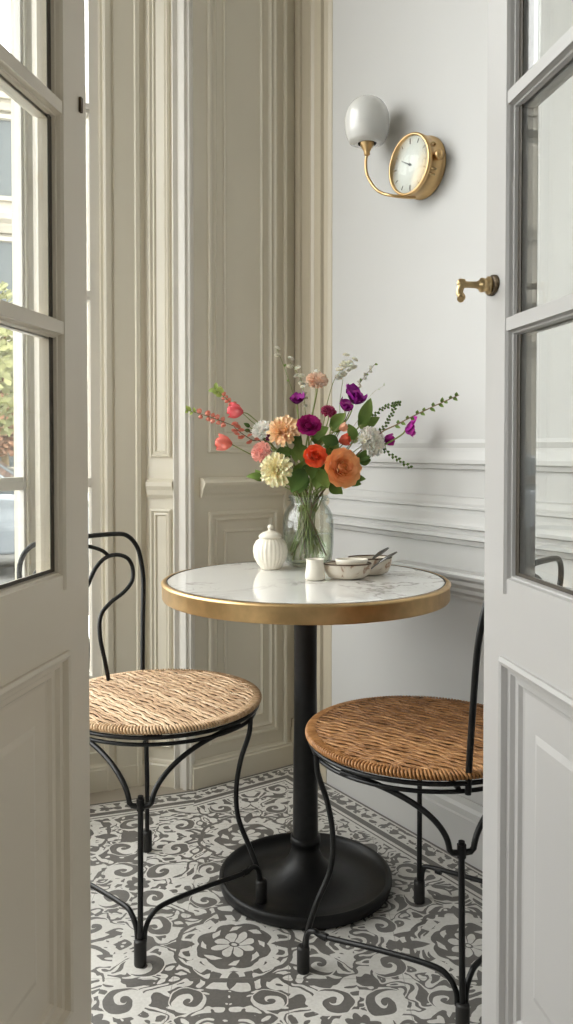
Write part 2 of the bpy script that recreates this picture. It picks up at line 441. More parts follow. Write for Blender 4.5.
    light = ramp(nt, wear*.6+fine*.4, [(.3, lin(196, 193, 187)), (.7, lin(222, 220, 215))])
    mx = nt.nodes.new('ShaderNodeMix'); mx.data_type = 'RGBA'
    nt.links.new(pat.m('MULTIPLY', 1, clamp=True).s, mx.inputs[0]); nt.links.new(light, mx.inputs[6]); nt.links.new(dark, mx.inputs[7])
    mx2 = nt.nodes.new('ShaderNodeMix'); mx2.data_type = 'RGBA'
    nt.links.new((grout*.5).s, mx2.inputs[0]); nt.links.new(mx.outputs[2], mx2.inputs[6]); mx2.inputs[7].default_value = (*lin(120, 116, 110), 1)
    # plain stone strip by the window
    mx3 = nt.nodes.new('ShaderNodeMix'); mx3.data_type = 'RGBA'
    nt.links.new((left*dBt.lt(0)).s, mx3.inputs[0]); nt.links.new(mx2.outputs[2], mx3.inputs[6]); mx3.inputs[7].default_value = (*lin(165, 156, 142), 1)
    nt.links.new(mx3.outputs[2], b.inputs['Base Color'])
    b.inputs['Roughness'].default_value = .42
    bump(nt, b, wear*.5+fine*.5, .15, .001)
    return m
w = MB(); box(w, (-2.0, -3.2, -.1), (2.2, 3.3, 0)); tag(w.build('floor', mat_floor()), kind='structure')

# ------------------------------------------------------------------ glazed doors
def door(name, hinge, free, side, mat, ST=.098):
    """hinge/free: ends of the visible face; thickness goes away from the room view (behind the face)"""
    H = P2(*hinge); Fp = P2(*free); d = (Fp-H).normalized(); n = P2(d.y, -d.x)*side
    L = (Fp-H).length; fr = frame(H, d, n)       # s from hinge to free edge, h=0 is the visible face
    root = empty(name, (H.x, H.y, 0)); tag(root, kind='structure')
    T = .042; st = ST; zb, zt = .012, 2.46; gb = .875; gt = 2.34
    lb, lt = .235, .752
    mb = MB()
    slab(mb, fr, L-st, L, zb, zt, -T, 0); slab(mb, fr, 0, st, zb, zt, -T, 0)
    for a, c in ((zb, lb), (lt, gb), (gt, zt)): slab(mb, fr, st, L-st, a, c, -T, 0)
    slab(mb, fr, st-.002, L-st+.002, lb-.002, lt+.002, -.030, -.016)        # panel field
    for sgn in (0, 1):
        f2 = fr if not sgn else (lambda s, z, h: fr(s, z, -T-h))
        ringprof(mb, f2, st-.012, L-st+.012, lb-.012, lt+.012, [(0, 0), (0, .005), (.005, .008), (.010, .006), (.013, -.002), (.020, -.003), (.024, -.009), (.032, -.010), (.036, -.015), (.046, -.017)])
        ringprof(mb, f2, st+.058, L-st-.058, lb+.075, lt-.075, [(0, -.0165), (.012, -.0135), (.014, -.0135)], close=True)
    # bead along the face of the free stile
    vmould(mb, fr, gb-.02, gt+.02, [(L-st-.001, 0), (L-st+.002, .004), (L-st+.007, .004), (L-st+.010, 0)])
    mb.build('door_frame', mat, root)
    # glazing bars and beads
    gbm = MB(); rows = [gb, 1.232, 1.545, 1.858, gt]
    for k, (a, c) in enumerate(zip(rows[:-1], rows[1:])):
        a2 = a+(.008 if k else 0); c2 = c-(.008 if k < 3 else 0)
        ringprof(gbm, fr, st, L-st, a2, c2, [(0, 0), (.001, 0), (.003, -.005), (.005, -.006), (.007, -.012)])
        ringprof(gbm, lambda s, z, h: fr(s, z, -T-h), st, L-st, a2, c2, [(0, 0), (.001, 0), (.003, -.005), (.006, -.010), (.008, -.026)])
    for zc in rows[1:-1]: slab(gbm, fr, st, L-st, zc-.009, zc+.009, -T+.001, .003)
    gbm.build('glazing_bar', mat, root)
    for k, (a, c) in enumerate(zip(rows[:-1], rows[1:])):
        q = MB()
        for x0, x1, y0, y1 in ((st+.005, st+.017, a+.007, c-.007), (L-st-.017, L-st-.005, a+.007, c-.007), (st+.017, L-st-.017, a+.007, a+.012), (st+.017, L-st-.017, c-.012, c-.007)): slab(q, fr, x0, x1, y0, y1, -.0119, -.0105)
        q.build('glass_seal', M_SEAL, root)
        g = MB(); slab(g, fr, st+.003, L-st-.003, a+.006, c-.006, -.016, -.012); g.build('pane', M_PANE, root)
    return root, fr, L, d, n
dl, fDL, LDL, ddl, ndl = door('door_1', (-.418, .66), (-.3075, 1.30), 1, M_DOORL, .090)
dr, fDR, LDR, ddr, ndr = door('door_2', (.39, .66), (.297, 1.256), -1, M_DOORR, .080)
# dark little screw plate on the left leaf, lever on the right leaf
p = MB(); tp = at(77, 103, 1.27)
box(p, (LDL-.026, tp.z-.011, 0), (LDL-.019, tp.z+.011, .004), fDL); p.build('latch_plate', M_DKBR, dl)
hz = at(497, 288, 1.25).z; hs = LDR-.026
hd = empty('door_handle', fDR(hs, hz, 0)); hd.parent = dr; hd.location = fDR(hs, hz, 0)-WORLD[dr.name]; WORLD[hd.name] = fDR(hs, hz, 0)
Mx = zto(ndr)
e = MB(); lathe(e, fDR(hs, hz, 0), [(0, .0), (.024, 0), (.024, .003), (.018, .005), (0, .006)], 28, 1, .62, pi/2 if False else 0, M=Mx); e.build('escutcheon', M_DKBR, hd, recalc=True)
e = MB(); lathe(e, fDR(hs, hz, 0), [(0, .004), (.013, .005), (.013, .009), (.009, .011), (.0105, .015), (.0105, .019), (.0065, .022), (.0050, .026), (.0046, .038), (.0055, .046), (.004, .050), (0, .051)], 24, M=Mx)
a0 = fDR(hs, hz, .050)
pl = smooth([a0-ndr*.006+V((0, 0, .003)), a0+V((0, 0, .003)), a0-ndr*.001+V((0, 0, -.002)), a0+ndr*.001+V((0, 0, -.012)), a0-ndr*.001+ddr*-.004+V((0, 0, -.019)), a0+ndr*.003+ddr*-.008+V((0, 0, -.023))], 6)
tube(e, pl, [.0052]*len(pl), 12)
e.build('lever', M_OLDBR, hd, recalc=True)

# ------------------------------------------------------------------ pedestal table
TC = P2(.046, 2.02); TR = .339; TZ = .745
tb = empty('bistro_table', TC)
tag(tb, 'round white marble bistro table with brass rim on a black pedestal', 'table')
m_ = MB(); lathe(m_, TC, [(0, TZ-.024), (TR-.008, TZ-.024), (TR-.008, TZ-.001), (TR-.010, TZ), (0, TZ)], 96, smooth_=False); m_.build('tabletop', M_MARBLE, tb)
m_ = MB(); lathe(m_, TC, [(TR-.0082, TZ-.001), (TR-.0082, TZ+.0008), (TR-.0062, TZ+.0008), (TR-.0062, TZ-.001)], 96); m_.build('gasket', M_RUBBER, tb)
m_ = MB(); lathe(m_, TC, [(TR-.0062, TZ-.002), (TR-.0062, TZ+.0006), (TR+.002, TZ), (TR+.006, TZ-.003), (TR+.006, TZ-.006), (TR+.004, TZ-.008), (TR+.004, TZ-.038), (TR+.002, TZ-.041), (TR-.012, TZ-.041), (TR-.012, TZ-.025)], 96); m_.build('brass_rim', M_BRASS, tb)
m_ = MB(); lathe(m_, TC, [(0, TZ-.025), (.16, TZ-.025), (.16, TZ-.033), (.05, TZ-.045), (.034, TZ-.06), (.028, TZ-.08), (.0275, .5), (.031, .12), (.031, .085)], 40); m_.build('pedestal_column', M_IRON, tb)
m_ = MB(); lathe(m_, TC, [(.031, .12), (.036, .118), (.036, .104), (.032, .098), (.034, .085), (.042, .066), (.055, .048), (.078, .030), (.105, .018), (.125, .013), (.192, .013), (.196, .026), (.200, .031), (.205, .032), (.209, .028), (.210, .020), (.206, .004), (.200, 0), (0, 0)], 96); m_.build('pedestal_base', M_BASE, tb)

# ------------------------------------------------------------------ wicker seats and chairs
def mat_wicker(name, c0, c1, c2):
    m, nt, b = new_mat(name); c = coords(nt)
    f = noise(nt, c, 55, 3, 0, .7); a = nt.nodes.new('ShaderNodeAttribute'); a.attribute_name = 'tip'
    nt.links.new(ramp(nt, f*.55+N(nt, a.outputs['Fac'])*.45, [(.22, c0), (.5, c1), (.78, c2)]), b.inputs['Base Color'])
    b.inputs['Roughness'].default_value = .5; bump(nt, b, noise(nt, c, 300, 3), .3, .001); return m
WICK_L = mat_wicker('pale_wicker', lin(158, 120, 84), lin(206, 172, 134), lin(232, 206, 172))
WICK_R = mat_wicker('amber_wicker', lin(122, 80, 42), lin(170, 119, 70), lin(196, 146, 94))
GAP = simple('dark_wicker_gap', lin(70, 48, 30), .8)

def chair(c, feet, near, rearlegs, up, wick, label, ang, rods=(0, 1, 2, 3)):
    """feet: world foot points in order; near: index of the leg built from two arched braces"""
    c = V(c); root = empty('bistro_chair', (c.x, c.y, 0)); tag(root, label, 'chair', 'wicker and iron bistro chairs')
    R = .243; ZS = .462
    # seat: dark backing, woven strands, wrapped rim
    s = MB(); lathe(s, c, [(0, ZS-.010), (R-.012, ZS-.012), (R-.004, ZS-.004), (R-.012, ZS+.001), (0, ZS+.006)], 72)
    bk = s.build('seat', GAP, root)
    s = MB(); d = P2(cos(ang), sin(ang)); e = P2(-sin(ang), cos(ang)); pit = .0082; nrow = int(2*R/pit)
    for i in range(nrow+1):
        v = -R+.006+i*pit; hw = sqrt(max(0, (R-.010)**2-v*v))
        if hw < .012: continue
        pts = []; n = max(6, int(hw*2/.0065)); shade = random.random()
        for j in range(n+1):
            u = -hw+2*hw*j/n
            saw = ((u/.075+i*.11+.1*sin(i*1.7)) % 1.0)
            vv = v+.0050*(abs(saw-.5)*2-.5)+.0006*random.uniform(-1, 1)
            dome = .010*(1-(u*u+v*v)/(R*R)); z = ZS+.003+dome*.6+.0012*sin(u/.018+i*pi)
            pts.append(c+d*u+e*vv+V((0, 0, z)))
        tube(s, pts, [.0037*(.62+.38*abs(sin(pi*(q_/4.0+i*.5)))) for q_ in range(len(pts))], 6, False, flat=.75, att=shade)
    nrim = 210
    for i in range(nrim):
        a = 2*pi*i/nrim; a1 = a+.030; pts = []
        for k in range(9):
            t = k/8; aa = a+(a1-a)*t; ph = pi*1.25*t-.15
            rad = (R-.006)+.006*sin(ph)+(-.012 if k == 0 else 0); z = ZS-.001+.0055*cos(ph)
            pts.append(c+V((cos(aa)*rad, sin(aa)*rad, z)))
        tube(s, pts, .0030, 5, False, att=.3+.5*random.random())
    s.build('woven_cane', wick, bk)
    # iron rings
    zr = .446
    r_ = MB(); tube(r_, [c+V((.236*cos(a), .236*sin(a), zr)) for a in [2*pi*i/64 for i in range(64)]], .0048, 8, closed=True)
    tube(r_, [c+V((.229*cos(a), .229*sin(a), zr-.017)) for a in [2*pi*i/64 for i in range(64)]], .0045, 8, closed=True)
    r_.build('seat_ring', M_IRON, root)
    F3 = [V((f[0], f[1], f[2] if len(f) > 2 else 0)) for f in feet]; FZ = [f.z for f in F3]
    angs = [atan2(f.y-c.y, f.x-c.x) for f in F3]
    RI = .0060
    for i, f in enumerate(F3):
        a = angs[i]; o = V((cos(a), sin(a), 0)); lat = V((-sin(a), cos(a), 0)); fr = (f-V((c.x, c.y, f.z))).length
        pt = lambda rr, z, l=0: V((c.x, c.y, 0))+o*rr+lat*l+V((0, 0, z+(f.z if z < .1 else 0)))
        m_ = MB()
        if i == near:
            zj = .333
            tube(m_, [pt(fr*.96, zj+.012), pt(fr*.96, zj-.01), pt(fr*.975, .18), pt(fr, .02)], RI, 10)
            lg = m_.build('leg', M_IRON, root)
            br = MB()
            for sg in (-1, 1):
                th = a+sg*1.02
                P0 = c+V((.232*cos(th), .232*sin(th), zr-.012)); 
                th2 = a+sg*.42; P1 = c+V((.236*cos(th2), .236*sin(th2), zr-.016))
                P3 = pt(fr*.96, zj-.002, sg*.023); P2_ = pt(fr*.97, zr-.06, sg*.028)
                path = bez(P0, P1, P2_, P3, 20)+[pt(fr*.96, zj-.008, sg*.018), pt(fr*.96, zj-.010, 0)]
                tube(br, path, RI*.95, 10)
            tube(br, [pt(fr*.96, zj-.018), pt(fr*.96, zj+.006)], .0085, 10)
            br.build('arched_brace', M_IRON, root)
        elif i == (near+2) % 4:
            tube(m_, [pt(.225, zr-.01), pt(fr*.97, .2), pt(fr, .02)], RI, 10)
            lg = m_.build('leg', M_IRON, root)
        else:
            tube(m_, smooth([pt(.236, zr-.004), pt(.232, .40), pt(.212, .34), pt(.200, .27), pt(.205, .20), pt(fr*.90, .13), pt(fr*.98, .065), pt(fr, .02)], 6), RI, 10)
            lg = m_.build('leg', M_IRON, root)
        cp = MB(); lathe(cp, f, [(0, 0), (.0125, 0), (.013, .004), (.013, .048), (.0115, .052), (.008, .053), (0, .053)], 20)
        cp.build('foot_cap', M_RUBBER, lg)
    # stretchers between neighbouring feet
    for i in rods:
        A, B = F3[i], F3[(i+1) % 4]; dd = (B-A).normalized(); L = (B-A).length
        if i == near or (i+1) % 4 == near:
            if (i+1) % 4 == near: A, B, dd = B, A, -dd
            path = [A+dd*.010+V((0, 0, .045)), A+dd*.013+V((0, 0, .070)), A+dd*.028+V((0, 0, .092)), A+dd*.060+V((0, 0, .102)), A+dd*(L*.5)+V((0, 0, .097)), B-dd*.05+V((0, 0, .086)), B-dd*.025+V((0, 0, .090)), B-dd*.010+V((0, 0, .078)), B-dd*.006+V((0, 0, .045))]
        else:
            path = [A+dd*.006+V((0, 0, .045)), A+dd*.010+V((0, 0, .078)), A+dd*.028+V((0, 0, .090)), A+dd*(L*.5)+V((0, 0, .092)), B-dd*.028+V((0, 0, .090)), B-dd*.010+V((0, 0, .078)), B-dd*.006+V((0, 0, .045))]
        t_ = MB(); tube(t_, smooth(path, 6), .0055, 10)
        g = B-dd*.055+V((0, 0, .086)); tube(t_, [g, g+dd*.014+V((0, 0, .001))], .0078, 10)
        t_.build('stretcher', M_IRON, root)
    # small loop and cross bar below the seat
    an = angs[near]; o = V((cos(an), sin(an), 0)); lat = V((-sin(an), cos(an), 0))
    u = MB(); tube(u, [c+o*.23+V((0, 0, zr-.012)), c-o*.23+V((0, 0, zr-.012))], .005, 8)
    b0 = c+o*.12; tube(u, smooth([b0+lat*.026+V((0, 0, zr-.008)), b0+lat*.026+V((0, 0, zr-.022)), b0+lat*.012+V((0, 0, zr-.034)), b0-lat*.012+V((0, 0, zr-.034)), b0-lat*.026+V((0, 0, zr-.022)), b0-lat*.026+V((0, 0, zr-.008))], 5), .0045, 8)
    u.build('under_seat_brace', M_IRON, root)
    # back: hoop with two scrolls
    U1, U2 = V((up[0][0], up[0][1], 0)), V((up[1][0], up[1][1], 0))
    mid = (U1+U2)/2; ch = (U1-U2).normalized(); hw = (U1-U2).length/2; out = V((mid.x-c.x, mid.y-c.y, 0)).normalized(); cc = V((mid.x, mid.y, 0))
    def bp(a, z, lean=None): return cc+ch*a+out*(.055*((z-.44)/.39)**1.3 if z > .44 else 0)+V((0, 0, z))
    HW = .203; zt = .832
    hp = [bp(hw, .425), bp(hw+.002, .48), bp((hw+HW)/2, .60), bp(HW, .70), bp(HW, .765), bp(HW-.010, .797), bp(HW-.035, .822), bp(HW-.075, zt), bp(0, zt+.003)]
    hp2 = [bp(-hw, .425), bp(-hw-.002, .48), bp(-(hw+HW)/2, .60), bp(-HW, .70), bp(-HW, .765), bp(-HW+.010, .797), bp(-HW+.035, .822), bp(-HW+.075, zt)]
    h_ = MB(); tube(h_, smooth(hp+hp2[::-1], 6), .0062, 10); h_.build('backrest_hoop', M_IRON, root)
    h_ = MB()
    for sg in (1, -1):
        sp = [(.040, .455), (.030, .52), (.022, .58), (.032, .632), (.072, .660), (.125, .680), (.160, .705), (.168, .738), (.154, .765), (.118, .778), (.075, .775), (.035, .752), (.0, .712)]
        tube(h_, smooth([bp(sg*a, z) for a, z in sp], 6), .0055, 9)
    tube(h_, smooth([bp(-.09, .776), bp(-.06, .797), bp(0, .812), bp(.06, .797), bp(.09, .776)], 5), .005, 9)
    h_.build('backrest_scroll', M_IRON, root)
    return root
CL = (-.305, 2.0, 0)
chair(CL, [(-.300, 1.697), (-.058, 1.912, .0135), (-.367, 2.185), (-.60, 1.99)], 0, None, [(-.383, 2.228), (-.56, 1.955)], WICK_L,
      'black iron bistro chair with pale woven cane seat, left of the table', radians(-48), (0, 3))
CR = (.285, 1.755, 0)
chair(CR, [(.32, 1.50), (.565, 1.77), (.31, 1.935), (.034, 1.675)], 0, None, [(.333, 1.525), (.528, 1.79)], WICK_R,
      'black iron bistro chair with amber brown woven cane seat, right of the table', radians(-38), (0, 1, 3))

# ------------------------------------------------------------------ clock and wall lamp
def on_wall(px, py, h):
    for k in range(400):
        s = k*.004; p = fR(s, 0, h)
        if (p.x/p.y) >= (px-286.5)/F: break
    q = at(px, py, p.y); return V((p.x, p.y, q.z)), s
HC = .062
cf, cs = on_wall(406, 164, HC)
RC = .079
clk = empty('wall_clock', cf-nR*HC); tag(clk, 'round brass wall clock with white dial, fixed to the right wall', 'clock')
MW = zto(nR)
c0 = cf-nR*HC
def mface(a, r_): return c0+nR*HC+(MW @ V((cos(a)*r_, sin(a)*r_, 0)))
m_ = MB(); lathe(m_, c0, [(0, 0), (RC+.002, 0), (RC+.004, .002), (RC+.004, .006), (RC+.001, .008), (RC+.001, .048), (RC+.003, .050), (RC+.003, .056), (RC+.001, .060), (RC-.003, .061), (RC-.0045, .059), (RC-.005, .055), (RC-.005, .052)], 72, M=MW); m_.build('case', M_BRASS, clk)
M_DIAL = simple('clock_dial', lin(236, 236, 232), .4, var=.01)
m_ = MB(); lathe(m_, c0, [(0, .0525), (RC-.004, .0525)], 48, M=MW); m_.build('dial', M_DIAL, clk)
U = (MW @ V((0, 1, 0))); Rr = (MW @ V((1, 0, 0)))
if U.z < 0: U = -U
Rr = U.cross(nR)      # right-hand direction as read by a viewer
ink = simple('clock_ink', (.03, .03, .035), .5)
m_ = MB()
for k in range(12):
    a = pi/2-k*pi/6; dv = Rr*cos(a)+U*sin(a); tv = Rr*-sin(a)+U*cos(a)
    l0, l1, wd = (.057, .068, .0012) if k % 3 else (.054, .069, .0016)
    b0 = c0+nR*.0532; m_.add([b0+dv*l0+tv*wd, b0+dv*l1+tv*wd, b0+dv*l1-tv*wd, b0+dv*l0-tv*wd]+[x+nR*.0006 for x in (b0+dv*l0+tv*wd, b0+dv*l1+tv*wd, b0+dv*l1-tv*wd, b0+dv*l0-tv*wd)], [(4, 5, 6, 7), (0, 1, 5, 4), (1, 2, 6, 5), (2, 3, 7, 6), (3, 0, 4, 7)])
m_.build('hour_mark', ink, clk)['kind'] = 'stuff'
for (ang, ln, wd) in ((pi/2-(-62)*pi/180, .036, .0032),):
    m_ = MB(); dv = Rr*cos(ang)+U*sin(ang); b0 = c0+nR*.0550
    tube(m_, [b0-dv*.006, b0+dv*ln], [wd, wd*.5], 6, flat=.4); lathe(m_, b0, [(0, .002), (.0035, .001), (.0035, -.001)], 12, M=MW)
    m_.build('clock_hand', ink, clk)
m_ = MB(); lathe(m_, c0, [(0, .0595), (RC-.0045, .0585), (RC-.0045, .0575), (0, .0585)], 48, M=MW); m_.build('clock_glass', M_PANE, clk)
# crown and small brass hooks on the right side of the case
sd = Rr
kb = c0+nR*.030+sd*(RC)+U*.006
m_ = MB(); lathe(m_, kb-sd*.004, [(0, 0), (.007, 0), (.007, .006), (.013, .008), (.014, .013), (.012, .018), (.006, .020), (0, .020)], 24, M=zto(sd)); 
tube(m_, [kb+sd*.017-U*.006, kb+sd*.018+U*.006], .0018, 6); m_.build('winding_crown', M_BRASS, clk)
for dz in (.034, -.028, -.040):
    m_ = MB(); a = math.asin(max(-1, min(1, dz/RC))); p0 = c0+nR*.034+sd*(RC*cos(a))+U*dz; o_ = sd*cos(a)+U*sin(a)
    tube(m_, smooth([p0-o_*.004, p0+o_*.005, p0+o_*.009+nR*.006, p0+o_*.005+nR*.012, p0-o_*.002+nR*.013], 5), .0026, 8); m_.build('side_hook', M_OLDBR, clk)

# wall lamp: opal globe on a curved brass arm leaving the foot of the clock case
gl, _ = on_wall(365.5, 122, .085)
lamp = empty('wall_lamp', gl); tag(lamp, 'brass wall lamp with egg-shaped opal shade, curved arm beside the clock', 'lamp')
kpy = lambda px, py, Y: at(px, py, Y)
gY = gl.y
g = MB(); prof = []
for k in range(25):
    t = k/24; z = -.062+.132*t
    u = (z)/ (.070 if z > 0 else .085); r_ = .0625*sqrt(max(0, 1-abs(u)**2.3)); prof.append((r_, z))
prof[0] = (.030, -.062)
lathe(g, gl, [(.026, -.060)]+prof[1:], 48); g.build('lamp_shade', M_OPAL, lamp)
g = MB(); cz = gl+V((0, 0, -.060))
lathe(g, cz, [(.0, .012), (.020, .012), (.021, .004), (.019, -.004), (.012, -.016), (.0085, -.022), (.0085, -.030), (.005, -.034), (0, -.034)], 28); g.build('lamp_holder', M_BRASS, lamp)
end = c0+nR*.030-U*(RC-.002)+Rr*-.012
a0 = cz+V((0, 0, -.028))
p1 = at(367.5, 176, gY-.01); p2 = at(377, 190, gY-.04); p3 = at(391, 195.5, (gY+end.y)/2-.04)
g = MB(); tube(g, smooth([a0, at(365.8, 163, gY), p1, p2, p3, end-V((0, 0, .003)), end+U*.004], 8), .0042, 10); g.build('lamp_arm', M_BRASS, lamp)

# ------------------------------------------------------------------ things on the table
VC = V((.058, 2.245, TZ+.001))
vs = MB()
outer = [(0, 0), (.045, 0), (.055, .003), (.062, .012), (.066, .03), (.068, .06), (.068, .115), (.065, .138), (.056, .155), (.048, .165), (.046, .172), (.050, .178), (.053, .184), (.052, .188)]
inner = [(.048, .188), (.047, .180), (.043, .172), (.045, .163), (.053, .152), (.062, .136), (.065, .115), (.065, .06), (.063, .032), (.058, .014), (.05, .009), (0, .008)]
lathe(vs, VC, outer+inner, 56)
for zz in (.174, .182): lathe(vs, VC, [(.0505, zz-.002), (.0545, zz), (.0505, zz+.002)], 56)
vase = vs.build('glass_vase', M_VASE); tag(vase, 'clear glass jar vase holding the flowers on the marble table', 'vase')
wt = MB(); lathe(wt, VC, [(0, .0095), (.05, .0105), (.057, .016), (.0622, .034), (.0642, .06), (.0642, .085), (0, .085)], 48)
wo = wt.build('vase_water', M_WATER); tag(wo, 'clear water in the lower half of the glass vase', 'water')

JC = V((-.042, 2.18, TZ+.001)); jar = empty('sugar_jar', JC); tag(jar, 'fluted white ceramic lidded jar left of the glass vase', 'jar')
j = MB(); lathe(j, JC, [(0, 0), (.024, 0), (.026, .004), (.034, .014), (.042, .030), (.0445, .046), (.043, .060), (.037, .072), (.028, .079), (.026, .081), (.0, .081)], 96, rib=.022, ribn=24); j.build('jar_body', M_CERAM, jar)
j = MB(); lathe(j, JC, [(.0, .080), (.030, .081), (.031, .085), (.027, .090), (.018, .096), (.008, .099), (.005, .101), (.0055, .104), (.0075, .108), (.006, .113), (0, .115)], 40); j.build('lid', M_CERAM, jar)

KC = V((.068, 2.00, TZ+.001))
j = MB(); lathe(j, KC, [(0, 0), (.021, 0), (.0235, .003), (.024, .012), (.022, .026), (.0205, .038), (.021, .046), (.022, .049), (.020, .049), (.0185, .040), (.019, .02), (.017, .006), (0, .005)], 40)
cr = j.build('creamer_cup', M_CERAM); tag(cr, 'small white ceramic cup in front of the glass vase', 'cup')

def mat_stone():
    m, nt, b = new_mat('veined_dish_glaze'); c = coords(nt)
    v = noise(nt, c, 22, 4, 1.5)
    nt.links.new(ramp(nt, v, [(.35, lin(222, 214, 200)), (.56, lin(214, 203, 186)), (.62, lin(150, 112, 86)), (.68, lin(216, 206, 190))]), b.inputs['Base Color'])
    b.inputs['Roughness'].default_value = .3; return m
M_DISH = mat_stone(); M_RIM = simple('brown_rim', lin(90, 70, 52), .4)
def dish(name, c, rx, ry, h, rot, label, cat='dish'):
    root = empty(name, c); tag(root, label, cat)
    j = MB(); lathe(j, c, [(0, 0), (.62, 0), (.78, .06*h/.05), (.90, h*.35), (.97, h*.7), (1.0, h*.96)][:0]+[(0, .0), (.60, .0), (.80, h*.12), (.93, h*.45), (.985, h*.8), (1.0, h), (.955, h), (.93, h*.75), (.86, h*.42), (.72, h*.2), (0, h*.16)], 56, sx=rx, sy=ry, rot=rot); j.build('bowl', M_DISH, root)
    j = MB(); tube(j, [V(c)+V((rx*.98*cos(a)*cos(rot)-ry*.98*sin(a)*sin(rot), rx*.98*cos(a)*sin(rot)+ry*.98*sin(a)*cos(rot), h)) for a in [2*pi*i/56 for i in range(56)]], .0018, 6, closed=True); j.build('bowl_rim', M_RIM, root)
    return root
D1 = V((.147, 2.018, TZ+.001)); D2 = V((.208, 2.086, TZ+.001))
dish('oval_dish', D1, .058, .036, .036, radians(4), 'cream veined oval dish with dark rim, nearest the cup')
dish('oval_dish', D2, .056, .038, .042, radians(10), 'cream veined oval dish behind, spoons resting across it')
RC_ = D1+V((.010, .002, .0105)); j = MB(); lathe(j, RC_, [(0, 0), (.026, 0), (.032, .010), (.038, .028), (.0395, .036), (.0365, .036), (.034, .022), (.028, .010), (0, .008)], 40, sx=1, sy=.66)
rk = j.build('ramekin', M_CERAM); tag(rk, 'plain white small bowl nested inside the nearer oval dish', 'bowl')
for k, (a, b_, lab) in enumerate([(at(365, 566, 2.06), at(388, 548, 2.10), 'upper dull steel spoon resting on the veined dish'), (at(371, 569, 2.05), at(397, 552, 2.05), 'lower dull steel spoon resting on the veined dish')]):
    j = MB(); t_ = (b_-a); n_ = 14
    pts = [a+t_*(i/n_)+V((0, 0, .003*sin(pi*i/n_))) for i in range(n_+1)]
    rad = [.0032+.0050*sin(pi*min(1, max(0, (i/n_-.30)/.70)*.93))**1.2 for i in range(n_+1)]
    tube(j, pts, rad, 10, flat=.45)
    tag(j.build('spoon', M_STEEL), lab, 'spoon')

# ------------------------------------------------------------------ flowers
def mat_petal(name, inner, outer, rough=.55):
    m, nt, b = new_mat(name); a = nt.nodes.new('ShaderNodeAttribute'); a.attribute_name = 'tip'
    f = noise(nt, coords(nt), 90, 2)
    nt.links.new(ramp(nt, N(nt, a.outputs['Fac'])+(f-.5)*.25, [(.08, inner), (.85, outer)]), b.inputs['Base Color'])
    b.inputs['Roughness'].default_value = rough; b.inputs['Specular IOR Level'].default_value = .2
    b.inputs['Subsurface Weight'].default_value = .5; b.inputs['Subsurface Radius'].default_value = (.008, .006, .005); b.inputs['Subsurface Scale'].default_value = 1
    return m
LEAF = mat_petal('leaf_green', lin(84, 112, 50), lin(134, 158, 86), .45)
LEAFD = mat_petal('leaf_dark_green', lin(58, 84, 38), lin(100, 128, 64), .45)
STEM = simple('stem_green', lin(128, 142, 74), .5); STEMB = simple('twig_brown', lin(112, 92, 58), .6)
def petal(mb, M, o, r0, L, W, a0, a1, cup, az, nl=6, nw=4, ruf=0, sharp=0):
    """petal leaving radius r0 at azimuth az, polar angle going a0->a1 from the flower axis"""
    vs = []; at_ = []; rad, z = r0, 0.0
    jit = random.uniform(0, 6)
    for i in range(nl+1):
        t = i/nl; a = a0+(a1-a0)*t
        if i: rad += sin(a)*L/nl; z += cos(a)*L/nl
        wd = W*(sin(pi*(.10+.78*t**.85))**.75) if not sharp else W*sin(pi*(.06+.94*t))**.9
        for j in range(nw+1):
            u = (j/nw)*2-1
            lift = cup*u*u*W
            rr = rad-cos(a)*lift; zz = z+sin(a)*lift+ruf*W*t*sin(u*5+jit)
            x, y = rr, u*wd
            p = V((x*cos(az)-y*sin(az), x*sin(az)+y*cos(az), zz)); vs.append(o+M @ p); at_.append(.02+.98*t)
    fs = [(i*(nw+1)+j, i*(nw+1)+j+1, (i+1)*(nw+1)+j+1, (i+1)*(nw+1)+j) for i in range(nl) for j in range(nw)]
    mb.add(vs, fs, True, at_)
